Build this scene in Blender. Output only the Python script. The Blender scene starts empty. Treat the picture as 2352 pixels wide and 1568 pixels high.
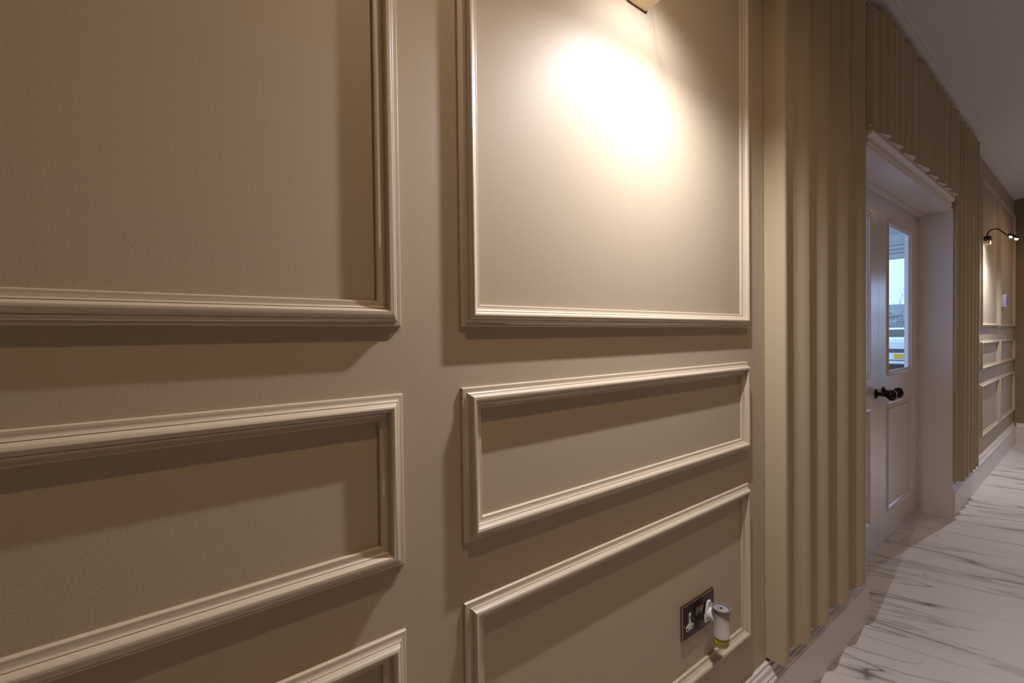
import bpy, bmesh, math, random
from mathutils import Vector, Matrix
random.seed(7)
sc = bpy.context.scene
C = sc.collection

# ------------------------------------------------------------------ camera
# the panelled wall is the plane y = 0, the hallway lies at y < 0, x runs along the wall
F_PX, YAW, PITCH, ROLL = 987.94, math.radians(35.689), math.radians(-0.832), math.radians(-0.67)
cam_data = bpy.data.cameras.new('camera')
cam = bpy.data.objects.new('camera', cam_data)
C.objects.link(cam)
cam_data.sensor_width = 36.0
cam_data.lens = F_PX / 2352 * 36.0
cam_data.clip_start = 0.02
fwd = Vector((math.sin(YAW) * math.cos(PITCH), math.cos(YAW) * math.cos(PITCH), math.sin(PITCH)))
rt = fwd.cross(Vector((0, 0, 1))).normalized()
up = rt.cross(fwd)
r2 = rt * math.cos(ROLL) + up * math.sin(ROLL)
u2 = -rt * math.sin(ROLL) + up * math.cos(ROLL)
M = Matrix((r2, u2, -fwd)).transposed().to_4x4()
M.translation = Vector((0, -0.6254, 1.2412))
cam.matrix_world = M
sc.camera = cam

# ------------------------------------------------------------------ world, exposure, big lights
sc.view_settings.view_transform = 'Standard'
sc.view_settings.look = 'None'
sc.view_settings.exposure = 0.0
sc.view_settings.gamma = 1.0
sc.view_settings.use_curve_mapping = False
world = bpy.data.worlds.new('overcast_dusk_sky')
sc.world = world
world.use_nodes = True
wn, wl = world.node_tree.nodes, world.node_tree.links
bg = wn['Background']
tc = wn.new('ShaderNodeTexCoord'); sep = wn.new('ShaderNodeSeparateXYZ'); cr = wn.new('ShaderNodeValToRGB')
wl.new(tc.outputs['Generated'], sep.inputs[0]); wl.new(sep.outputs['Z'], cr.inputs[0]); wl.new(cr.outputs[0], bg.inputs[0])
cr.color_ramp.elements[0].position = 0.0; cr.color_ramp.elements[0].color = (0.38, 0.58, 0.95, 1)
cr.color_ramp.elements[1].position = 0.35; cr.color_ramp.elements[1].color = (0.44, 0.64, 1.0, 1)
bg.inputs[1].default_value = 2.7

LED_COL = (0.95, 0.95, 1.04)
LAMP_W = (53.0, 3.6)   # each wall lamp: LED bar, wall wash
DOWN_COL = (1.0, 0.71, 0.47)
DOWN_W = 27.0        # each ceiling downlight


def light(name, kind, loc, energy, col, direction=None, **kw):
    d = bpy.data.lights.new(name, kind)
    d.energy = energy; d.color = col
    for k, v in kw.items(): setattr(d, k, v)
    o = bpy.data.objects.new(name, d); C.objects.link(o); o.location = loc
    if direction is not None:
        o.rotation_euler = Vector(direction).to_track_quat('-Z', 'Y').to_euler()
    return o

H = 2.679            # ceiling height
XE = 7.252           # end wall
YR = -2.3            # opposite wall
XB = -2.2            # wall behind the camera
DX0, DX1, DY, DZ = 2.31, 3.975, 0.148, 2.03   # door recess

WIN = (-1.85, -0.72, 0.45, 1.95)    # window in the end wall, beside the view: y0, y1, z0, z1
# sky light enters through that window; the portal only guides the sampling
portal = light('window_portal', 'AREA', (XE - 0.01, (WIN[0] + WIN[1]) / 2, (WIN[2] + WIN[3]) / 2), 1.0, (1, 1, 1),
               (-1, 0, 0), shape='RECTANGLE', size=WIN[1] - WIN[0], size_y=WIN[3] - WIN[2])
portal.data.cycles.is_portal = True

# ------------------------------------------------------------------ materials
def mat(name, col, rough=0.5, metal=0.0, spec=0.5, bump=None, **kw):
    m = bpy.data.materials.new(name); m.use_nodes = True
    nt = m.node_tree; b = nt.nodes['Principled BSDF']
    b.inputs['Base Color'].default_value = (*col, 1); b.inputs['Roughness'].default_value = rough
    b.inputs['Metallic'].default_value = metal; b.inputs['Specular IOR Level'].default_value = spec
    for k, v in kw.items(): b.inputs[k.replace('_', ' ')].default_value = v
    if bump:
        scale, dist, strength = bump
        t = nt.nodes.new('ShaderNodeTexCoord'); n = nt.nodes.new('ShaderNodeTexNoise'); bp = nt.nodes.new('ShaderNodeBump')
        n.inputs['Scale'].default_value = scale; n.inputs['Detail'].default_value = 3
        bp.inputs['Distance'].default_value = dist; bp.inputs['Strength'].default_value = strength
        nt.links.new(t.outputs['Object'], n.inputs['Vector']); nt.links.new(n.outputs['Fac'], bp.inputs['Height'])
        nt.links.new(bp.outputs[0], b.inputs['Normal'])
    return m

PAINT = (0.50, 0.405, 0.285)
def wall_paint():
    m = mat('greige_wall_paint', PAINT, 0.55, spec=0.25)
    nt = m.node_tree; N = nt.nodes; L = nt.links; b = N['Principled BSDF']
    t = N.new('ShaderNodeTexCoord')
    n1 = N.new('ShaderNodeTexNoise'); n1.inputs['Scale'].default_value = 280; n1.inputs['Detail'].default_value = 2
    L.new(t.outputs['Object'], n1.inputs['Vector'])
    bp = N.new('ShaderNodeBump'); bp.inputs['Distance'].default_value = 0.0008; bp.inputs['Strength'].default_value = 0.2
    L.new(n1.outputs['Fac'], bp.inputs['Height']); L.new(bp.outputs[0], b.inputs['Normal'])
    # a few small scuffs in the paint
    v = N.new('ShaderNodeTexVoronoi'); v.inputs['Scale'].default_value = 3.2
    L.new(t.outputs['Object'], v.inputs['Vector'])
    r = N.new('ShaderNodeValToRGB'); r.color_ramp.elements[0].position = 0.012; r.color_ramp.elements[1].position = 0.02
    r.color_ramp.elements[0].color = (0.72, 0.68, 0.66, 1); r.color_ramp.elements[1].color = (1, 1, 1, 1)
    L.new(v.outputs['Distance'], r.inputs[0])
    mm = N.new('ShaderNodeMix'); mm.data_type = 'RGBA'; mm.blend_type = 'MULTIPLY'; mm.inputs[0].default_value = 1
    mm.inputs[6].default_value = (*PAINT, 1); L.new(r.outputs[0], mm.inputs[7]); L.new(mm.outputs[2], b.inputs['Base Color'])
    return m
M_WALL = wall_paint()
M_MOULD = mat('greige_moulding_paint', (0.56, 0.46, 0.335), 0.38, spec=0.4, bump=(90, 0.0006, 0.25))
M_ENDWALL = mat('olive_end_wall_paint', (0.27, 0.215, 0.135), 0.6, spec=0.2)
M_CEIL = mat('white_ceiling_paint', (0.74, 0.71, 0.69), 0.8, spec=0.1)
M_WHITE = mat('white_satin_paint', (0.78, 0.70, 0.665), 0.34, spec=0.45)
M_DOOR = mat('white_woodgrain_door', (0.76, 0.67, 0.65), 0.28, bump=(60, 0.0003, 0.15), Coat_Weight=0.6, Coat_Roughness=0.2)
M_CURT = mat('beige_curtain_fabric', (0.47, 0.375, 0.24), 0.9, spec=0.1, bump=(500, 0.0004, 0.3))
M_CURT.node_tree.nodes['Principled BSDF'].inputs['Sheen Weight'].default_value = 0.1
M_LINING = mat('pale_hem_lining', (0.74, 0.64, 0.56), 0.8)
M_BRASS = mat('aged_brass', (0.70, 0.58, 0.36), 0.45, 0.6)
M_BRONZE = mat('dark_bronze', (0.07, 0.055, 0.045), 0.3, 1.0)
M_KNOB = mat('blackened_knob_metal', (0.035, 0.03, 0.028), 0.25, 0.9)
M_NICKEL = mat('polished_black_nickel', (0.03, 0.021, 0.018), 0.3, 0.5, 0.3)
M_SWITCH = mat('smoked_nickel_rocker', (0.26, 0.19, 0.15), 0.3, 0.9)
M_NICKEL_EDGE = mat('bright_nickel_edge', (0.26, 0.20, 0.17), 0.25, 1.0)
M_PLASTIC = mat('white_plastic', (0.72, 0.665, 0.62), 0.38)
M_GREYPL = mat('grey_plastic', (0.20, 0.185, 0.18), 0.4)
M_MIDPL = mat('pale_grey_plastic', (0.34, 0.32, 0.32), 0.4)
M_BLACK = mat('black_opening', (0.008, 0.007, 0.006), 0.6)
M_LIQ = mat('yellow_fragrance_oil', (0.85, 0.80, 0.02), 0.05, Transmission_Weight=0.75, IOR=1.4)
M_CLEAR = mat('clear_bottle_glass', (0.95, 1.0, 0.85), 0.03, Transmission_Weight=1.0, IOR=1.45)
M_SCREEN = mat('violet_screen', (0.10, 0.05, 0.35), 0.2)
M_SCREEN.node_tree.nodes['Principled BSDF'].inputs['Emission Color'].default_value = (0.22, 0.12, 0.7, 1)
M_SCREEN.node_tree.nodes['Principled BSDF'].inputs['Emission Strength'].default_value = 0.25
M_LED = mat('led_lens', (1, 1, 1), 0.3)
M_LED.node_tree.nodes['Principled BSDF'].inputs['Emission Color'].default_value = (1, 0.95, 0.85, 1)
M_LED.node_tree.nodes['Principled BSDF'].inputs['Emission Strength'].default_value = 30
M_CAR = mat('white_car_paint', (0.80, 0.82, 0.85), 0.15, Coat_Weight=0.5)
M_CARGLASS = mat('dark_car_glass', (0.02, 0.03, 0.035), 0.05)
M_TYRE = mat('tyre_rubber', (0.02, 0.02, 0.02), 0.8)
M_PLATE = mat('yellow_number_plate', (0.85, 0.50, 0.02), 0.4)
M_RED = mat('red_lamp_glass', (0.35, 0.02, 0.02), 0.15)
M_BARK = mat('hazy_bark', (0.36, 0.36, 0.37), 0.9)  # bark lightened to grey, the mist is painted into its colour
M_GROUND = mat('grey_driveway', (0.16, 0.17, 0.18), 0.9, bump=(30, 0.01, 0.5))
M_HEDGE = mat('hazy_hedge_leaves', (0.46, 0.50, 0.52), 0.9, bump=(25, 0.05, 1))  # pale blue-grey puts the distant haze into the leaf colour
M_PORCH = mat('porch_white_paint', (0.72, 0.74, 0.76), 0.5)

def glass():
    m = bpy.data.materials.new('window_glass'); m.use_nodes = True
    N = m.node_tree.nodes; L = m.node_tree.links; N.clear()
    o = N.new('ShaderNodeOutputMaterial'); tr = N.new('ShaderNodeBsdfTransparent'); gl = N.new('ShaderNodeBsdfGlossy')
    gl.inputs['Roughness'].default_value = 0.02; tr.inputs[0].default_value = (0.96, 0.98, 0.98, 1)
    fr = N.new('ShaderNodeFresnel'); fr.inputs[0].default_value = 1.45; mx = N.new('ShaderNodeMixShader')
    geo = N.new('ShaderNodeNewGeometry'); inv = N.new('ShaderNodeMath'); inv.operation = 'SUBTRACT'; inv.inputs[0].default_value = 1.0
    mu = N.new('ShaderNodeMath'); mu.operation = 'MULTIPLY'
    L.new(geo.outputs['Backfacing'], inv.inputs[1]); L.new(inv.outputs[0], mu.inputs[0]); L.new(fr.outputs[0], mu.inputs[1])
    L.new(mu.outputs[0], mx.inputs[0]); L.new(tr.outputs[0], mx.inputs[1]); L.new(gl.outputs[0], mx.inputs[2]); L.new(mx.outputs[0], o.inputs[0])
    return m
M_GLASS = glass()

def marble():
    m = mat('white_veined_marble', (0.7, 0.66, 0.63), 0.42, spec=0.35)
    nt = m.node_tree; N = nt.nodes; L = nt.links; b = N['Principled BSDF']
    t = N.new('ShaderNodeTexCoord')
    def vec(rot, scale, loc=(0, 0, 0)):
        a = N.new('ShaderNodeMapping'); a.inputs['Rotation'].default_value = (0, 0, rot)
        s = N.new('ShaderNodeMapping'); s.inputs['Scale'].default_value = scale; s.inputs['Location'].default_value = loc
        L.new(t.outputs['Object'], a.inputs['Vector']); L.new(a.outputs[0], s.inputs['Vector']); return s.outputs[0]
    def noise(v, scale, detail=3, rough=0.5):
        n = N.new('ShaderNodeTexNoise'); n.inputs['Scale'].default_value = scale; n.inputs['Detail'].default_value = detail
        n.inputs['Roughness'].default_value = rough; L.new(v, n.inputs['Vector']); return n.outputs['Fac']
    def math_(op, a, b_=None, v=None):
        n = N.new('ShaderNodeMath'); n.operation = op
        L.new(a, n.inputs[0])
        if b_ is not None: L.new(b_, n.inputs[1])
        elif v is not None: n.inputs[1].default_value = v
        return n.outputs[0]
    def ramp(f, stops):
        r = N.new('ShaderNodeValToRGB'); e = r.color_ramp.elements
        while len(e) < len(stops): e.new(0.5)
        for i, (p, c) in enumerate(stops): e[i].position = p; e[i].color = (c, c, c, 1)
        L.new(f, r.inputs[0]); return r.outputs[0]
    R = math.radians(-20)
    # thin dark veins running across the hall
    def vein(rot, scale, loc, width, ns, lo):
        v = vec(rot, scale, loc)
        f = noise(v, ns, 2, 0.45)
        d = math_('ABSOLUTE', math_('SUBTRACT', f, v=0.5))
        k = ramp(d, [(0.0, 1.0), (width, 0.25), (width * 4, 0.0)])
        mask = ramp(noise(vec(rot, (scale[0] * 0.8, scale[1] * 1.6, 1), (loc[0] + 9, loc[1], 3)), ns, 2), [(lo, 0.0), (lo + 0.12, 1.0)])
        return math_('MULTIPLY', k, mask)
    v1 = vein(R, (2.5, 0.26, 1), (1.3, 0.2, 0), 0.0042, 2.2, 0.40)
    v2 = vein(R * 1.4, (2.6, 0.5, 1), (4.7, 2.2, 1), 0.0035, 2.4, 0.50)
    v3 = vein(R * 0.8, (1.5, 0.22, 1), (7.7, 5.2, 2), 0.010, 2.4, 0.48)
    # broad grey clouds beside some veins
    cl = ramp(noise(vec(R, (2.0, 0.32, 1), (2.2, 8, 0)), 2.0, 5, 0.6), [(0.60, 0.0), (0.608, 1.0), (0.66, 0.0)])
    fac = math_('MAXIMUM', math_('MAXIMUM', v1, math_('MULTIPLY', v2, v=0.8)), math_('MULTIPLY', v3, v=0.9))
    tint = noise(vec(0, (1, 1, 1)), 3.0, 2)
    vc = N.new('ShaderNodeMix'); vc.data_type = 'RGBA'; vc.inputs[6].default_value = (0.07, 0.06, 0.055, 1); vc.inputs[7].default_value = (0.20, 0.12, 0.05, 1)
    L.new(ramp(tint, [(0.52, 0.0), (0.62, 1.0)]), vc.inputs[0])
    m1 = N.new('ShaderNodeMix'); m1.data_type = 'RGBA'; m1.inputs[6].default_value = (0.72, 0.655, 0.615, 1); m1.inputs[7].default_value = (0.30, 0.28, 0.27, 1)
    L.new(math_('MULTIPLY', cl, v=0.55), m1.inputs[0])
    m2 = N.new('ShaderNodeMix'); m2.data_type = 'RGBA'; L.new(m1.outputs[2], m2.inputs[6]); L.new(vc.outputs[2], m2.inputs[7])
    L.new(math_('MULTIPLY', fac, v=0.85), m2.inputs[0])
    L.new(m2.outputs[2], b.inputs['Base Color'])
    return m
M_MARBLE = marble()

# ------------------------------------------------------------------ helpers
def tag(o, label=None, cat=None, group=None, kind=None):
    if label: o['label'] = label
    if cat: o['category'] = cat
    if group: o['group'] = group
    if kind: o['kind'] = kind
    return o

def obj(name, bm, m, parent=None, smooth=None, loc=None):
    bmesh.ops.recalc_face_normals(bm, faces=bm.faces)
    me = bpy.data.meshes.new(name); bm.to_mesh(me); bm.free()
    if m: me.materials.append(m)
    if smooth:
        me.polygons.foreach_set('use_smooth', [True] * len(me.polygons))
        me.set_sharp_from_angle(angle=math.radians(smooth))
    o = bpy.data.objects.new(name, me); C.objects.link(o)
    if parent: o.parent = parent
    if loc: o.location = loc
    return o

def empty(name, loc=(0, 0, 0), rz=0.0):
    o = bpy.data.objects.new(name, None); C.objects.link(o); o.location = loc; o.rotation_euler = (0, 0, rz)
    o.empty_display_size = 0.05
    return o

def box(bm, x0, x1, y0, y1, z0, z1, bevel=0.0, seg=2):
    vs = [bm.verts.new((x, y, z)) for x in (x0, x1) for y in (y0, y1) for z in (z0, z1)]
    f = [(0, 1, 3, 2), (4, 6, 7, 5), (0, 4, 5, 1), (2, 3, 7, 6), (0, 2, 6, 4), (1, 5, 7, 3)]
    fs = [bm.faces.new([vs[i] for i in q]) for q in f]
    if bevel:
        es = set(e for q in fs for e in q.edges)
        bmesh.ops.bevel(bm, geom=list(es), offset=bevel, segments=seg, affect='EDGES', profile=0.5)
    return bm

def bx(*a, **k): return box(bmesh.new(), *a, **k)

def frame_loop(bm, x0, x1, z0, z1, prof, y=0.0, sy=-1):
    """mitred moulding round a rectangle; prof = (inset, height) from the outer edge inwards"""
    rings = []
    for s, h in prof:
        rings.append([bm.verts.new(p) for p in ((x0 + s, y + sy * h, z0 + s), (x1 - s, y + sy * h, z0 + s), (x1 - s, y + sy * h, z1 - s), (x0 + s, y + sy * h, z1 - s))])
    for a, b in zip(rings, rings[1:]):
        for i in range(4):
            j = (i + 1) % 4
            bm.faces.new((a[i], a[j], b[j], b[i]))
    return bm

def extrude_x(bm, prof, x0, x1, cap=True):
    """prof: closed list of (y, z)"""
    a = [bm.verts.new((x0, y, z)) for y, z in prof]; b = [bm.verts.new((x1, y, z)) for y, z in prof]
    n = len(prof)
    for i in range(n):
        j = (i + 1) % n
        bm.faces.new((a[i], a[j], b[j], b[i]))
    if cap: bm.faces.new(a); bm.faces.new(b[::-1])
    return bm

def extrude_y(bm, prof, y0, y1):
    a = [bm.verts.new((x, y0, z)) for x, z in prof]; b = [bm.verts.new((x, y1, z)) for x, z in prof]
    n = len(prof)
    for i in range(n):
        j = (i + 1) % n
        bm.faces.new((a[i], a[j], b[j], b[i]))
    bm.faces.new(a); bm.faces.new(b[::-1])
    return bm

def lathe(bm, prof, mtx=Matrix.Identity(4), seg=32):
    """prof (r, z) revolved about local z, placed by mtx"""
    rings = []
    for r, z in prof:
        rings.append([bm.verts.new(mtx @ Vector((r * math.cos(2 * math.pi * i / seg), r * math.sin(2 * math.pi * i / seg), z))) for i in range(seg)])
    for a, b in zip(rings, rings[1:]):
        for i in range(seg):
            j = (i + 1) % seg
            bm.faces.new((a[i], a[j], b[j], b[i]))
    bm.faces.new(rings[0]); bm.faces.new(rings[-1][::-1])
    return bm

def tube(bm, pts, rad, seg=12):
    pts = [Vector(p) for p in pts]; rings = []
    n0 = None
    for i, p in enumerate(pts):
        d = (pts[min(i + 1, len(pts) - 1)] - pts[max(i - 1, 0)]).normalized()
        if n0 is None:
            n0 = d.orthogonal().normalized()
        n0 = (n0 - d * n0.dot(d)).normalized(); b = d.cross(n0)
        r = rad[i] if isinstance(rad, (list, tuple)) else rad
        rings.append([bm.verts.new(p + (n0 * math.cos(2 * math.pi * k / seg) + b * math.sin(2 * math.pi * k / seg)) * r) for k in range(seg)])
    for a, b in zip(rings, rings[1:]):
        for i in range(seg):
            j = (i + 1) % seg
            bm.faces.new((a[i], a[j], b[j], b[i]))
    bm.faces.new(rings[0]); bm.faces.new(rings[-1][::-1])
    return bm

def smooth_path(pts, n=8):
    pts = [Vector(p) for p in pts]; out = []
    P = [pts[0]] + pts + [pts[-1]]
    for i in range(1, len(P) - 2):
        a, b, c, d = P[i - 1], P[i], P[i + 1], P[i + 2]
        for k in range(n):
            t = k / n
            out.append(0.5 * ((2 * b) + (c - a) * t + (2 * a - 5 * b + 4 * c - d) * t * t + (3 * b - a - 3 * c + d) * t ** 3))
    out.append(pts[-1]); return out

def struct(name, bm, m, smooth=None, label=None, parent=None):
    o = obj(name, bm, m, parent, smooth)
    if parent is None: o['kind'] = 'structure'
    if label: o['label'] = label
    return o

# ------------------------------------------------------------------ room shell
TH = 0.148
bm = bmesh.new()
box(bm, XB, DX0 - 0.012, 0, TH, 0, H)
box(bm, DX0 - 0.012, DX1 + 0.075, 0, TH, DZ + 0.012, H)
box(bm, DX1 + 0.075, XE, 0, TH, 0, H)
struct('wall_left', bm, M_WALL, label='greige painted wall with rows of raised panel mouldings')
bm = bmesh.new()
box(bm, XE, XE + 0.15, YR - 0.1, WIN[0], 0, H); box(bm, XE, XE + 0.15, WIN[1], 0.0, 0, H)
box(bm, XE, XE + 0.15, WIN[0], WIN[1], 0, WIN[2]); box(bm, XE, XE + 0.15, WIN[0], WIN[1], WIN[3], H)
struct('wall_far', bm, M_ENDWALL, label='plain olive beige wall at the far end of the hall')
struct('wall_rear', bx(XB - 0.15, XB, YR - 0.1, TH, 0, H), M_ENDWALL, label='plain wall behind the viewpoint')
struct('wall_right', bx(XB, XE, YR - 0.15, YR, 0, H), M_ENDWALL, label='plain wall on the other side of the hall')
struct('floor', bx(XB, XE, YR, 0.25, -0.08, 0), M_MARBLE, label='white marble floor with dark veins')
struct('ceiling', bx(XB, XE, YR, 0.0, H, H + 0.1), M_CEIL, label='plain white ceiling')
wf = bmesh.new()
for z in (WIN[2], (WIN[2] + WIN[3]) / 2 + 0.2, WIN[3] - 0.04): box(wf, XE + 0.05, XE + 0.11, WIN[0], WIN[1], z, z + 0.04)
for y in (WIN[0], (WIN[0] + WIN[1]) / 2 - 0.02, WIN[1] - 0.04): box(wf, XE + 0.05, XE + 0.11, y, y + 0.04, WIN[2], WIN[3])
struct('window_2', wf, M_WHITE, label='white framed window in the end wall')

# skirting board with its stepped top moulding
SK = [(0, 0), (0, 0.214), (-0.005, 0.214), (-0.0075, 0.2125), (-0.0085, 0.209), (-0.0085, 0.2055), (-0.0072, 0.2045), (-0.0072, 0.2035),
      (-0.011, 0.2025), (-0.0135, 0.2), (-0.0145, 0.196), (-0.0148, 0.190), (-0.0152, 0.186), (-0.0165, 0.1835), (-0.0195, 0.182),
      (-0.0215, 0.1795), (-0.022, 0.177), (-0.0205, 0.1755), (-0.0205, 0.1742), (-0.0235, 0.173), (-0.0265, 0.170), (-0.0275, 0.1665), (-0.0262, 0.1635),
      (-0.0225, 0.162), (-0.0225, 0.1595), (-0.0262, 0.1588), (-0.0262, 0)]
struct('baseboard_left', extrude_x(bmesh.new(), SK, XB, DX0 - 0.012), M_WHITE, 35, 'white moulded skirting board below the near panels and curtain')
struct('baseboard_left.001', extrude_x(bmesh.new(), SK, 4.0502, XE), M_WHITE, 35, 'white moulded skirting board beyond the doors')
prof_end = [(XE + y, z) for y, z in SK]
bm = bmesh.new(); extrude_y(bm, prof_end, YR, -0.0255)
struct('baseboard_far', bm, M_WHITE, 35, 'white moulded skirting board on the end wall')
struct('baseboard_right', extrude_x(bmesh.new(), [(YR - y, z) for y, z in SK], XB, XE), M_WHITE, 35, 'white skirting board on the opposite wall')

# plaster cornice under the ceiling
CO = [(0, H), (0, H - 0.026), (-0.006, H - 0.026), (-0.009, H - 0.024), (-0.012, H - 0.020), (-0.05, H - 0.018), (-0.062, H - 0.016), (-0.066, H - 0.013),
      (-0.076, H - 0.013), (-0.08, H - 0.010), (-0.112, H - 0.008), (-0.116, H - 0.004), (-0.116, H)]
struct('trim_1', extrude_x(bmesh.new(), CO, XB, XE), M_CEIL, 30, 'shallow white cornice along the top of the panelled wall')

# ------------------------------------------------------------------ raised panel mouldings
half = [(0, 0), (0, 0.0040), (0.0010, 0.0057), (0.0026, 0.0063), (0.0045, 0.0062), (0.0070, 0.0070), (0.0092, 0.0088), (0.0106, 0.0106),
        (0.0110, 0.0099), (0.0115, 0.0101), (0.0119, 0.0124), (0.0130, 0.0152), (0.0144, 0.0176), (0.0162, 0.0192), (0.0184, 0.0198)]
PROF = half + [(0.0368 - s, h) for s, h in half[::-1][1:]]
ntrim = [1]
def panel(x0, x1, z0, z1, label):
    ntrim[0] += 1
    bm = frame_loop(bmesh.new(), x0, x1, z0, z1, PROF)
    return struct('trim_%d' % ntrim[0], bm, M_MOULD, 28, label)
ZA, ZB1, ZB2, ZC1, ZC2, ZT = 1.2565, 1.1555, 0.898, 0.798, 0.345, 2.45
COLS = [(-0.708, 0.242, 'left'), (0.343, 1.296, 'right')]
for x0, x1, side in COLS:
    panel(x0, x1, ZA, ZT, {'left': 'tall raised panel moulding at the left edge, dimly lit', 'right': 'tall raised panel moulding with the bright lamp glow inside it'}[side])
    panel(x0, x1, ZB2, ZB1, {'left': 'wide middle panel moulding at the left, below the dim tall panel', 'right': 'wide middle panel moulding below the brightly lit panel'}[side])
    panel(x0, x1, ZC2, ZC1, {'left': 'low panel moulding cut off at the bottom left of the wall', 'right': 'low panel moulding around the double socket'}[side])
FAR = [(5.13, 6.075, 'next to the far curtain'), (6.135, 7.195, 'next to the end wall')]
for x0, x1, side in FAR:
    panel(x0, x1, 1.262, 2.486, 'distant tall panel moulding ' + side)
    panel(x0, x1, 0.905, 1.15, 'distant middle panel moulding ' + side)
    panel(x0, x1, 0.35, 0.795, 'distant low panel moulding ' + side)

# ------------------------------------------------------------------ door recess, lining, head moulding
bm = bmesh.new()
box(bm, DX0, 4.04, -0.014, TH + 0.05, DZ, DZ + 0.0118)                      # soffit lining
# right jamb lining, slightly splayed
def prism(bm, base, z0, z1):
    a = [bm.verts.new((x, y, z0)) for x, y in base]; b = [bm.verts.new((x, y, z1)) for x, y in base]
    n = len(base)
    for i in range(n):
        j = (i + 1) % n
        bm.faces.new((a[i], a[j], b[j], b[i]))
    bm.faces.new(a); bm.faces.new(b[::-1]); return bm
prism(bm, [(3.975, TH + 0.05), (3.975, TH), (4.038, -0.014), (4.0498, -0.014), (4.0498, TH + 0.05)], 0, DZ)
prism(bm, [(DX0, TH + 0.05), (DX0, -0.014), (DX0 - 0.0118, -0.014), (DX0 - 0.0118, TH + 0.05)], 0, DZ)
# door stop inside the lining
box(bm, DX0, 3.975, TH - 0.035, TH - 0.004, DZ - 0.02, DZ)
struct('door_2', bm, M_WHITE, 30, 'white lining boards of the door recess')
HM = [(0, DZ + 0.012), (-0.014, DZ + 0.012), (-0.020, DZ + 0.013), (-0.022, DZ + 0.018), (-0.022, DZ + 0.026), (-0.018, DZ + 0.030), (-0.018, DZ + 0.040),
      (-0.026, DZ + 0.045), (-0.036, DZ + 0.052), (-0.036, DZ + 0.062), (-0.024, DZ + 0.066), (-0.024, DZ + 0.074), (-0.030, DZ + 0.078), (-0.030, DZ + 0.088), (0, DZ + 0.088)]
ntrim[0] += 1
struct('trim_%d' % ntrim[0], extrude_x(bmesh.new(), HM, DX0, 3.965), M_WHITE, 30, 'white architrave moulding across the head of the doorway')

# ------------------------------------------------------------------ double doors
door = empty('door_1', (DX0, TH, 0)); tag(door, 'white glazed double doors with dark round knobs', kind='structure')
def dobj(name, bm, m, parent=None, smooth=None):
    o = obj(name, bm, m, None, smooth)
    p = parent or door
    o.parent = p
    if p is door: o.location = (-DX0, -TH, 0)
    return o
bead = [(0, 0), (0.002, 0.006), (0.006, 0.008), (0.012, 0.006), (0.016, 0.0), (0.026, -0.005), (0.028, -0.010)]
T0, T1 = TH, TH + 0.034
def leaf(x0, x1, gx0, gx1, lx0, lx1):
    GZ0, GZ1, PZ0, PZ1 = 0.975, 1.895, 0.165, 0.815
    bm = bmesh.new()
    for a, b in ((x0, gx0), (gx1, x1)): box(bm, a, b, T0, T1, 0.008, DZ - 0.012)
    box(bm, gx0, gx1, T0, T1, GZ1, DZ - 0.012); box(bm, gx0, gx1, T0, T1, PZ1, GZ0); box(bm, gx0, gx1, T0, T1, 0.008, PZ0)
    frame_loop(bm, gx0, gx1, GZ0, GZ1, bead, T0)
    frame_loop(bm, lx0, lx1, PZ0, PZ1, bead + [(0.05, -0.016), (0.062, -0.006)], T0)
    for a, b in ((gx0, lx0), (lx1, gx1)):
        if b > a: box(bm, a, b, T0, T1, PZ0, PZ1)
    lf = dobj('door_leaf', bm, M_DOOR, None, 30)
    dobj('lower_panel', bx(lx0 + 0.05, lx1 - 0.05, T0 + 0.006, T1 - 0.006, PZ0 + 0.05, PZ1 - 0.05), M_DOOR, lf)
    dobj('glass_pane', bx(gx0 + 0.015, gx1 - 0.015, T0 + 0.008, T0 + 0.014, GZ0 + 0.015, GZ1 - 0.015), M_GLASS, lf)
    return lf
L1 = leaf(DX0 + 0.003, 3.131, 2.47, 2.975, 2.47, 2.975)
L2 = leaf(3.135, 3.972, 3.292, 3.815, 3.292, 3.815)
def knob(x, z, parent):
    m = Matrix.Translation((x, T0, z)) @ Matrix.Rotation(math.pi / 2, 4, 'X')
    k = dobj('door_knob', lathe(bmesh.new(), [(0.001, 0.03), (0.012, 0.03), (0.011, 0.038), (0.014, 0.046), (0.023, 0.052), (0.029, 0.060), (0.031, 0.070), (0.028, 0.082), (0.018, 0.090), (0.001, 0.092)], m), M_KNOB, parent, 40)
    dobj('knob_rose', lathe(bmesh.new(), [(0.001, 0.0), (0.028, 0.0), (0.028, 0.004), (0.022, 0.009), (0.012, 0.013), (0.010, 0.031), (0.001, 0.031)], m), M_KNOB, parent, 40)
knob(3.085, 0.885, L1); knob(3.215, 0.888, L2)

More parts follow.
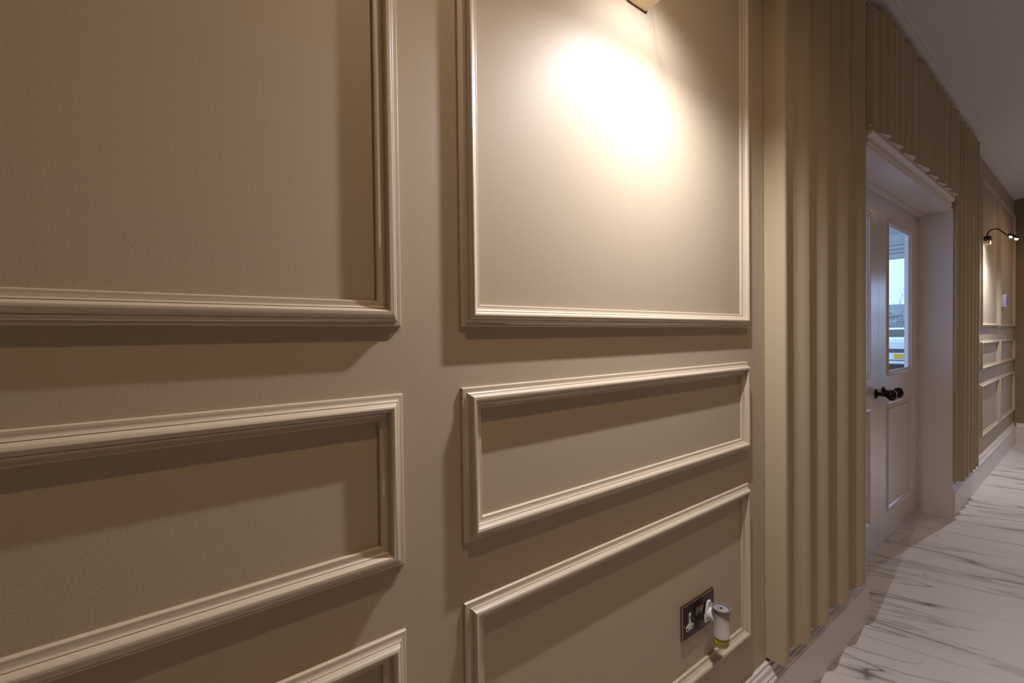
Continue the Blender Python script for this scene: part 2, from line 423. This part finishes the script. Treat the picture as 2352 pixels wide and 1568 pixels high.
# ------------------------------------------------------------------ curtains
def curtain_path(ridges, x0, x1, ya, yb, start_box=False, end_drop=True):
    """folds: smooth swell towards each ridge, then a quick tuck back"""
    pts = []
    if start_box:
        pts += [(x0, -0.001), (x0 + 0.001, -0.03), (x0 + 0.002, yb + 0.004), (x0 + 0.006, yb), (x0 + 0.02, yb + 0.001), (x0 + 0.032, yb + 0.006)]
        last = x0 + 0.04
    else:
        last = x0; pts += [(x0, ya)]
    for i, r in enumerate(ridges):
        w = r - last
        amp = (0.85 + 0.3 * ((i * 37) % 10) / 10)
        first = (i == 0 and not start_box)
        prof_ = [(0.05, 0.80), (0.10, 0.35), (0.16, 0.08), (0.24, 0.0), (0.33, 0.04), (0.40, 0.20), (0.46, 0.40), (0.52, 0.50), (0.58, 0.50),
                 (0.64, 0.54), (0.72, 0.72), (0.80, 0.90), (0.87, 0.985), (0.94, 1.0)]
        for t, s2 in prof_:
            if first and t < 0.3: s2 = 0.0
            kk = 1.0 if i % 2 == 0 else 0.82
            y = ya + (yb - ya) * (1 - (1 - s2) * kk)
            if first and t < 0.3: y = ya
            pts.append((last + w * t, y))
        pts.append((r, yb + 0.004))
        last = r
    if end_drop:
        pts += [(last + 0.004, yb + 0.014), (last + 0.006, ya - 0.008), (last + 0.008, ya)]
        if x1 > last + 0.02:
            pts += [(last + (x1 - last) * 0.5, ya - 0.006), (x1, -0.003)]
    return pts

def curtain_mesh(path, z0, z1, nz=24, th=0.0035, hem=0.0):
    path = [Vector((x, y, 0)) for x, y in path]
    # offset to a thin closed cloth
    nrm = []
    for i in range(len(path)):
        d = (path[min(i + 1, len(path) - 1)] - path[max(i - 1, 0)])
        nrm.append(Vector((-d.y, d.x, 0)).normalized())
    bm = bmesh.new(); rings = []
    loop = path + [p + n * th for p, n in zip(path[::-1], nrm[::-1])]
    for k in range(nz + 1):
        t = k / nz; z = z0 + (z1 - z0) * t
        row = []
        for i, p in enumerate(loop):
            wob = 0.0035 * math.sin(p.x * 9 + z * 1.7) * math.sin(math.pi * min(1, t * 1.0))
            zz = z + (hem * math.sin(p.x * 31 + 1.3) if k == 0 else 0)
            row.append(bm.verts.new((p.x + wob * 0.6, min(p.y, -0.0006), zz)))
        rings.append(row)
    n = len(loop)
    for a, b in zip(rings, rings[1:]):
        for i in range(n):
            j = (i + 1) % n
            bm.faces.new((a[i], a[j], b[j], b[i]))
    m = n // 2
    for row in (rings[0], rings[-1]):
        for i in range(m - 1):
            bm.faces.new((row[i], row[i + 1], row[n - 2 - i], row[n - 1 - i]))
    return bm
YA, YB = -0.018, -0.059
ZCB, ZCT = 0.229, 2.62
p1 = curtain_path([1.605, 1.762, 1.955, 2.145], 1.408, 2.296, YA, YB, start_box=True)
c = obj('curtain', curtain_mesh(p1, ZCB, ZCT), M_CURT, None, 50)
tag(c, 'near beige pleated curtain between the lit wall panel and the doors', 'curtain')
pv = [(2.3025, -0.016), (2.318, -0.030)] + curtain_path([2.47, 2.665, 2.87, 3.17, 3.37, 3.57, 3.70, 3.90], 2.335, 4.02, -0.036, -0.064)
c = obj('valance', curtain_mesh(pv, 2.095, ZCT - 0.002, 8), M_CURT, None, 50)
bm = bmesh.new(); ln = [(bm.verts.new((x + 0.0002, y, 2.0955)), bm.verts.new((x + 0.0002, -0.0312, 2.0955))) for x, y in pv if y <= -0.034]
for A, B in zip(ln, ln[1:]): bm.faces.new((A[0], B[0], B[1], A[1]))
lin = obj('hem_lining', bm, M_LINING, c); lin['label'] = 'pale lining under the hem'
tag(c, 'short beige pleated valance hanging above the doorway', 'valance')
p2 = [(4.045, -0.001), (4.047, -0.02)] + curtain_path([4.15, 4.29, 4.44, 4.55, 4.66], 4.05, 4.72, -0.030, YB)
c = obj('curtain', curtain_mesh(p2, ZCB, ZCT), M_CURT, None, 50)
tag(c, 'far beige pleated curtain beyond the doors, beside the distant lamp', 'curtain')

# ------------------------------------------------------------------ wall lamps
def wall_lamp(x, z, label, watt):
    t = empty('wall_lamp', (x, 0, z)); tag(t, label, 'lamp', 'wall lamps over the tall panels')
    obj('base', bx(-0.032, 0.032, -0.045, 0.0, 0.0, 0.035, bevel=0.007, seg=3), M_BRASS, t, 40)
    obj('base_cap', bx(-0.034, 0.034, -0.047, 0.0, 0.036, 0.07, bevel=0.007, seg=3), M_BRONZE, t, 40)
    path = smooth_path([(0, -0.022, 0.068), (0, -0.026, 0.095), (0, -0.045, 0.118), (0, -0.075, 0.122), (0, -0.10, 0.10), (0, -0.125, 0.066), (0, -0.145, 0.046)])
    obj('arm', tube(bmesh.new(), path, 0.0045), M_BRONZE, t, 60)
    hd = empty('lamp_head', (0, -0.165, 0.033)); hd.parent = t
    hd.rotation_euler = (0, 0, 0)
    # housing: a slim bar that follows the arm, open below
    d = Vector((0, -0.78, -0.62)); q = Vector((0, 0, 1)).rotation_difference(d.normalized()).to_matrix().to_4x4()
    obj('housing', lathe(bmesh.new(), [(0.001, -0.036), (0.009, -0.034), (0.011, -0.026), (0.011, 0.03), (0.009, 0.036), (0.001, 0.037)], Matrix.Translation((0, 0, 0.012)) @ q, 20), M_BRONZE, hd, 40)
    for k, (yy, zz) in enumerate(((0.012, 0.010), (-0.017, -0.013))):
        bm = bmesh.new(); bmesh.ops.create_uvsphere(bm, u_segments=16, v_segments=8, radius=0.0105, matrix=Matrix.Translation((0, yy, zz)))
        obj('led_lens', bm, M_LED, hd, 60)
    # a short row of LEDs (soft sideways, crisp up and down) and the wash on the wall behind it
    for k in range(5):
        l = light('led_light', 'SPOT', (-0.044 + 0.022 * k, -0.188, 0.006), watt[0] / 5, LED_COL, (0, -0.45, -1.0), spot_size=math.radians(178), spot_blend=1.0, shadow_soft_size=0.008)
        l.parent = t
    l = light('wall_wash_light', 'SPOT', (0, -0.186, 0.002), watt[1], LED_COL, (0, 0.6, -1.0), spot_size=math.radians(154), spot_blend=0.7, shadow_soft_size=0.006)
    l.parent = t
    return t
wall_lamp(0.803, 1.973, 'brass wall lamp at the top of the near tall panel', LAMP_W)
wall_lamp(5.30, 1.945, 'distant wall lamp with a curved arm beyond the far curtain', LAMP_W)

# ------------------------------------------------------------------ ceiling downlights (above and out of the view; the middle one is an added fill)
def downlight(x, y, watt=DOWN_W):
    t = empty('unseen_ceiling_downlight', (x, y, H)); tag(t, 'unseen recessed round downlight in the hall ceiling', 'ceiling light', 'recessed ceiling downlights')
    obj('trim_ring', lathe(bmesh.new(), [(0.032, -0.001), (0.045, -0.001), (0.045, -0.006), (0.034, -0.008), (0.032, -0.004)]), M_WHITE, t, 40)
    obj('lens', lathe(bmesh.new(), [(0.001, -0.001), (0.030, -0.001), (0.030, -0.003), (0.001, -0.003)]), M_LED, t)
    l = light('downlight_light', 'SPOT', (0, 0, -0.012), watt, DOWN_COL, (0, 0, -1), spot_size=math.radians(160), spot_blend=0.6, shadow_soft_size=0.02)
    l.parent = t
downlight(0.45, -0.72)
downlight(3.9, -1.5, 10.0)  # added warm fill for the door, jamb and floor, no lamp known here
downlight(6.3, -0.92)

# ------------------------------------------------------------------ double socket with plug-in air freshener
SX, SZ, SW, SH = 0.9584, 0.469, 0.146, 0.086
s = empty('double_socket', (SX, 0, SZ)); tag(s, 'dark metal double wall socket inside the low panel', 'socket')
obj('face_plate', bx(0, SW, -0.0055, -0.0002, 0, SH, bevel=0.0018, seg=3), M_NICKEL, s, 40)
# bright bevelled rim
bm = frame_loop(bmesh.new(), -0.0006, SW + 0.0006, -0.0006, SH + 0.0006, [(0, 0), (0.0, 0.0045), (0.0016, 0.0062), (0.0030, 0.0060), (0.0034, 0.0050)])
obj('rim', bm, M_NICKEL_EDGE, s, 40)
def socket_insert(cx):
    pr = [(-0.0165, 0.020), (-0.0165, 0.030), (-0.0045, 0.037), (-0.0045, 0.062), (0.0045, 0.062), (0.0045, 0.037), (0.0165, 0.030), (0.0165, 0.020)]
    i = obj('socket_insert', extrude_y(bmesh.new(), [(cx + x, z) for x, z in pr], -0.0066, -0.005), M_PLASTIC, s)
    for hx, hz, w, h in ((cx, 0.0515, 0.0022, 0.0046), (cx - 0.011, 0.0250, 0.0032, 0.0024), (cx + 0.011, 0.0250, 0.0032, 0.0024)):
        obj('pin_hole', bx(hx - w, hx + w, -0.0069, -0.0066, hz - h, hz + h), M_BLACK, i)
socket_insert(0.032); socket_insert(SW - 0.032)
for cx in (0.0655, 0.0805):
    pr = bmesh.new()
    box(pr, cx - 0.0058, cx + 0.0058, -0.0085, -0.004, 0.046, 0.066, bevel=0.001)
    for v in pr.verts:
        if v.co.z < 0.056 and v.co.y < -0.006: v.co.y += 0.0022
    r = obj('rocker_switch', pr, M_SWITCH, s, 40)
    obj('switch_edge', frame_loop(bmesh.new(), cx - 0.0066, cx + 0.0066, 0.045, 0.067, [(0, 0.005), (0, 0.0064), (0.0008, 0.0066), (0.0009, 0.0055)]), M_NICKEL_EDGE, r)
for cz, cx in ((0.036, 0.009), (0.036, SW - 0.009)):
    obj('screw', lathe(bmesh.new(), [(0.0001, 0), (0.0022, 0), (0.0020, 0.0006), (0.0001, 0.0008)], Matrix.Translation((cx, -0.0055, cz)) @ Matrix.Rotation(math.pi / 2, 4, 'X'), 16), M_NICKEL_EDGE, s)

AX = SX + SW - 0.032
a = empty('air_freshener', (AX, -0.0068, SZ + 0.036)); tag(a, 'white plug-in air freshener with a yellow oil bottle, in the dark socket', 'air freshener')
a.scale = (1.16, 1.16, 1.08)
# plug body: triangular backing plate and arm
pr = [(-0.019, -0.014), (-0.017, -0.020), (0.017, -0.020), (0.019, -0.014), (0.008, 0.024), (0.004, 0.029), (-0.004, 0.029), (-0.008, 0.024)]
bm = extrude_y(bmesh.new(), pr, -0.005, -0.0003)
bmesh.ops.bevel(bm, geom=list(bm.edges), offset=0.001, segments=2, affect='EDGES')
obj('plug_plate', bm, M_PLASTIC, a, 45)
def loft(sections, seg=28, cap=True):
    """sections: (centre, rx, ry, tilt) in the y/z plane, elliptical rings"""
    bm = bmesh.new(); rings = []
    for c, rx, ry, tilt in sections:
        rings.append([bm.verts.new(Vector(c) + Vector((rx * math.cos(2 * math.pi * i / seg), ry * math.sin(2 * math.pi * i / seg) * math.cos(tilt), ry * math.sin(2 * math.pi * i / seg) * math.sin(tilt)))) for i in range(seg)])
    for A, B in zip(rings, rings[1:]):
        for i in range(seg):
            j = (i + 1) % seg
            bm.faces.new((A[i], A[j], B[j], B[i]))
    if cap: bm.faces.new(rings[0]); bm.faces.new(rings[-1][::-1])
    return bm
CY = -0.031           # centre line of the upright body
obj('plug_arm', loft([((0, -0.004, -0.004), 0.015, 0.016, math.pi / 2), ((0, -0.012, -0.002), 0.0135, 0.0145, math.pi / 2), ((0, -0.020, -0.004), 0.014, 0.016, math.pi / 2), ((0, -0.028, -0.007), 0.013, 0.014, math.pi / 2)]), M_PLASTIC, a, 60)
body = obj('body', loft([((0, CY, 0.020), 0.0170, 0.0170, 0.0), ((0, CY, 0.006), 0.0165, 0.0165, 0), ((0, CY, -0.010), 0.0155, 0.0160, 0), ((0, CY, -0.022), 0.0160, 0.0165, 0), ((0, CY, -0.036), 0.0172, 0.0172, 0), ((0, CY, -0.040), 0.0172, 0.0172, 0)]), M_PLASTIC, a, 60)
# grey collar, deeper on the front, with a recessed vented top
seg = 36; bm = bmesh.new(); rows = []
for part in range(4):
    row = []
    for i in range(seg):
        an = 2 * math.pi * i / seg
        fr = 0.5 - 0.5 * math.sin(an - 0.75)       # 1 towards the hall
        zlow = 0.017 - 0.021 * fr ** 2.2
        r, z = ((0.0176, zlow), (0.0190, 0.024), (0.0195, 0.027), (0.0165, 0.0268))[part]
        row.append(bm.verts.new((r * math.cos(an), CY + r * math.sin(an), z)))
    rows.append(row)
inner = [bm.verts.new((0.0155 * math.cos(2 * math.pi * i / seg), CY + 0.0155 * math.sin(2 * math.pi * i / seg), 0.0235)) for i in range(seg)]
rows.append(inner)
for A, B in zip(rows, rows[1:]):
    for i in range(seg):
        j = (i + 1) % seg
        bm.faces.new((A[i], A[j], B[j], B[i]))
collar = obj('collar', bm, M_GREYPL, a, 50)
top = obj('top_disc', lathe(bmesh.new(), [(0.001, 0.0215), (0.0150, 0.0215), (0.0150, 0.0240), (0.0142, 0.0245), (0.001, 0.0245)], Matrix.Translation((0, CY, 0)), 32), M_MIDPL, a, 40)
obj('vent_hole', lathe(bmesh.new(), [(0.0005, 0.0245), (0.0032, 0.0245), (0.0032, 0.0248), (0.0005, 0.0248)], Matrix.Translation((0, CY, 0)), 20), M_BLACK, top)
for an, rr in ((2.6, 0.0016), (3.3, 0.0012), (1.9, 0.0010), (0.9, 0.0009), (0.0, 0.0008), (1.4, 0.0009)):
    obj('vent_hole', lathe(bmesh.new(), [(0.0003, 0.0245), (rr, 0.0245), (rr, 0.0248), (0.0003, 0.0248)], Matrix.Translation((0.0082 * math.cos(an), CY + 0.0082 * math.sin(an), 0)), 14), M_BLACK, top)
bt = obj('oil_bottle', lathe(bmesh.new(), [(0.001, -0.066), (0.009, -0.066), (0.0135, -0.064), (0.0165, -0.058), (0.0170, -0.052), (0.0168, -0.0385), (0.001, -0.0385)], Matrix.Translation((0, CY, 0)), 36), M_CLEAR, a, 50)
obj('yellow_oil', lathe(bmesh.new(), [(0.001, -0.0652), (0.0085, -0.0652), (0.0128, -0.0634), (0.0157, -0.0577), (0.0162, -0.052), (0.0160, -0.046), (0.001, -0.046)], Matrix.Translation((0, CY, 0)), 36), M_LIQ, bt, 50)

# ------------------------------------------------------------------ alarm panel on the far wall
k = empty('alarm_control_panel', (6.29, 0, 1.46)); tag(k, 'small white wall control panel with a violet screen, far down the hall', 'control panel')
obj('casing', bx(0, 0.16, -0.035, -0.0003, 0, 0.118, bevel=0.005), M_PLASTIC, k, 40)
obj('screen', bx(0.02, 0.14, -0.037, -0.0345, 0.062, 0.105), M_SCREEN, k)
obj('keypad', bx(0.02, 0.14, -0.037, -0.0345, 0.014, 0.055), M_SCREEN, k)

# ------------------------------------------------------------------ glazed porch outside the doors
PX0, PX1, PY1, PH = 1.6, 5.5, 2.2, 2.165
struct('floor.001', bx(PX0, PX1 + 0.1, 0.25, PY1 + 0.1, -0.1, -0.01), M_GROUND, label='grey porch floor outside the doors')
struct('ceiling.001', bx(PX0, PX1 + 0.1, TH, PY1 + 0.1, PH + 0.015, PH + 0.12), M_PORCH, label='porch ceiling outside the doors')
bm = bmesh.new()
box(bm, PX1, PX1 + 0.1, TH, PY1, 1.965, PH + 0.015); box(bm, PX1, PX1 + 0.1, TH, PY1, -0.1, 0.5)
box(bm, PX1, PX1 + 0.1, TH, 0.32, 0.5, 1.965)
struct('wall_porch', bm, M_PORCH, label='white porch wall with window seen through the door glass')
bm = bmesh.new()
for zz, dd in ((2.10, 0.02), (2.06, 0.035), (2.02, 0.025), (1.985, 0.04)): box(bm, PX1 - dd, PX1, TH, PY1, zz - 0.022, zz)
for zz in (1.945, 1.455, 0.5): box(bm, PX1 - 0.03, PX1 + 0.06, 0.32, PY1, zz, zz + 0.042)
for yy in (0.32, 1.2, 2.15): box(bm, PX1 - 0.03, PX1 + 0.06, yy, yy + 0.05, 0.5, 1.965)
struct('window_1', bm, M_PORCH, label='white porch window frame seen through the door glass')

# car parked outside, rear towards the house
car = empty('car', (10.0, 1.35, -0.15)); tag(car, 'white car parked outside, seen through the door glass', 'car')
side = [(0.05, 0.28), (0.0, 0.42), (0.0, 0.78), (0.05, 0.98), (0.06, 1.22), (0.42, 1.41), (0.75, 1.45), (2.1, 1.43), (2.9, 1.02), (3.9, 0.86), (4.1, 0.6), (4.1, 0.3), (3.6, 0.22), (0.6, 0.22)]
bm = extrude_y(bmesh.new(), side, -0.86, 0.86)
for v in bm.verts:
    if v.co.z > 1.1: v.co.y *= 0.82
bmesh.ops.bevel(bm, geom=[e for e in bm.edges], offset=0.03, segments=2, affect='EDGES')
obj('car_body', bm, M_CAR, car, 40)
bm = bmesh.new()
vs = [bm.verts.new(p) for p in ((0.20, -0.62, 1.265), (0.20, 0.62, 1.265), (0.41, 0.58, 1.385), (0.41, -0.58, 1.385))]
f = bm.faces.new(vs); ex = bmesh.ops.extrude_face_region(bm, geom=[f])
for v in ex['geom']:
    if isinstance(v, bmesh.types.BMVert): v.co += Vector((-0.03, 0, 0.03))
obj('rear_window', bm, M_CARGLASS, car)
obj('bumper', bx(-0.08, 0.1, -0.82, 0.82, 0.80, 0.86, bevel=0.02), M_CAR, car, 40)
obj('bumper_grille', bx(-0.03, 0.1, -0.60, 0.60, 1.02, 1.07), M_CARGLASS, car)
obj('under_bumper', bx(-0.02, 0.1, -0.7, 0.7, 0.30, 0.80), M_TYRE, car)
pl = obj('number_plate', bx(-0.095, -0.082, -0.26, 0.26, 0.90, 0.985), M_PLATE, car)
obj('plate_recess', bx(-0.082, 0.02, -0.5, 0.5, 0.88, 1.0), M_CAR, car)
for yy in (-0.78, 0.62): obj('tail_lamp', bx(-0.02, 0.12, yy, yy + 0.16, 0.9, 1.15, bevel=0.02), M_RED, car)
for xx in (0.8, 3.3):
    for yy in (-0.84, 0.66):
        obj('wheel', lathe(bmesh.new(), [(0.05, 0), (0.2, 0.0), (0.29, 0.0), (0.32, 0.03), (0.32, 0.15), (0.29, 0.18), (0.05, 0.18)], Matrix.Translation((xx, yy, 0.32)) @ Matrix.Rotation(-math.pi / 2, 4, 'X'), 28), M_TYRE, car, 40)

struct('floor.002', bx(PX1 + 0.1, 60, -20, 40, -0.25, -0.15), M_GROUND, label='grey driveway outside')
# bare winter tree
def tree(x, y, h, seed):
    rnd = random.Random(seed)
    t = empty('bare_tree', (x, y, -0.15)); tag(t, 'bare winter tree seen through the door glass', 'tree')
    tr = bmesh.new(); br = bmesh.new()
    def grow(bm, p, d, L, r, depth):
        n = 4; pts = [p.copy()]; q = p.copy(); dd = d.copy()
        for i in range(n):
            dd = (dd + Vector((rnd.uniform(-.16, .16), rnd.uniform(-.16, .16), rnd.uniform(-.02, .1)))).normalized(); q = q + dd * L / n; pts.append(q.copy())
        tube(bm, pts, [r * (1 - 0.45 * i / n) for i in range(n + 1)], 5)
        if depth > 0:
            for k in range(rnd.choice((3, 4))):
                i = rnd.randint(2, n); a = rnd.uniform(0, 6.28); s = rnd.uniform(.5, 1.0)
                nd = (dd + Vector((math.cos(a) * s, math.sin(a) * s, rnd.uniform(-.1, .5)))).normalized()
                grow(br, pts[i], nd, L * rnd.uniform(.55, .75), r * 0.5, depth - 1)
    grow(tr, Vector((0, 0, 0)), Vector((0, 0, 1)), h * 0.33, 0.06, 5)
    obj('trunk', tr, M_BARK, t, 60); obj('branches', br, M_BARK, t)
tree(22.0, 4.25, 3.9, 5)
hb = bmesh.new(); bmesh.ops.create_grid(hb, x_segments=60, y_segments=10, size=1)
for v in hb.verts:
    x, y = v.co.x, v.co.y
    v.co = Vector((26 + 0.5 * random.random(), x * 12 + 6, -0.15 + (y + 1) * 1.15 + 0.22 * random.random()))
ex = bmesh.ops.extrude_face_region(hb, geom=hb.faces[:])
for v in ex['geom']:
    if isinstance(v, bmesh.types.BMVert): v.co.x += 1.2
h = obj('hedge', hb, M_HEDGE); tag(h, 'hedge with painted-in haze beyond the car outside the doors', 'hedge')
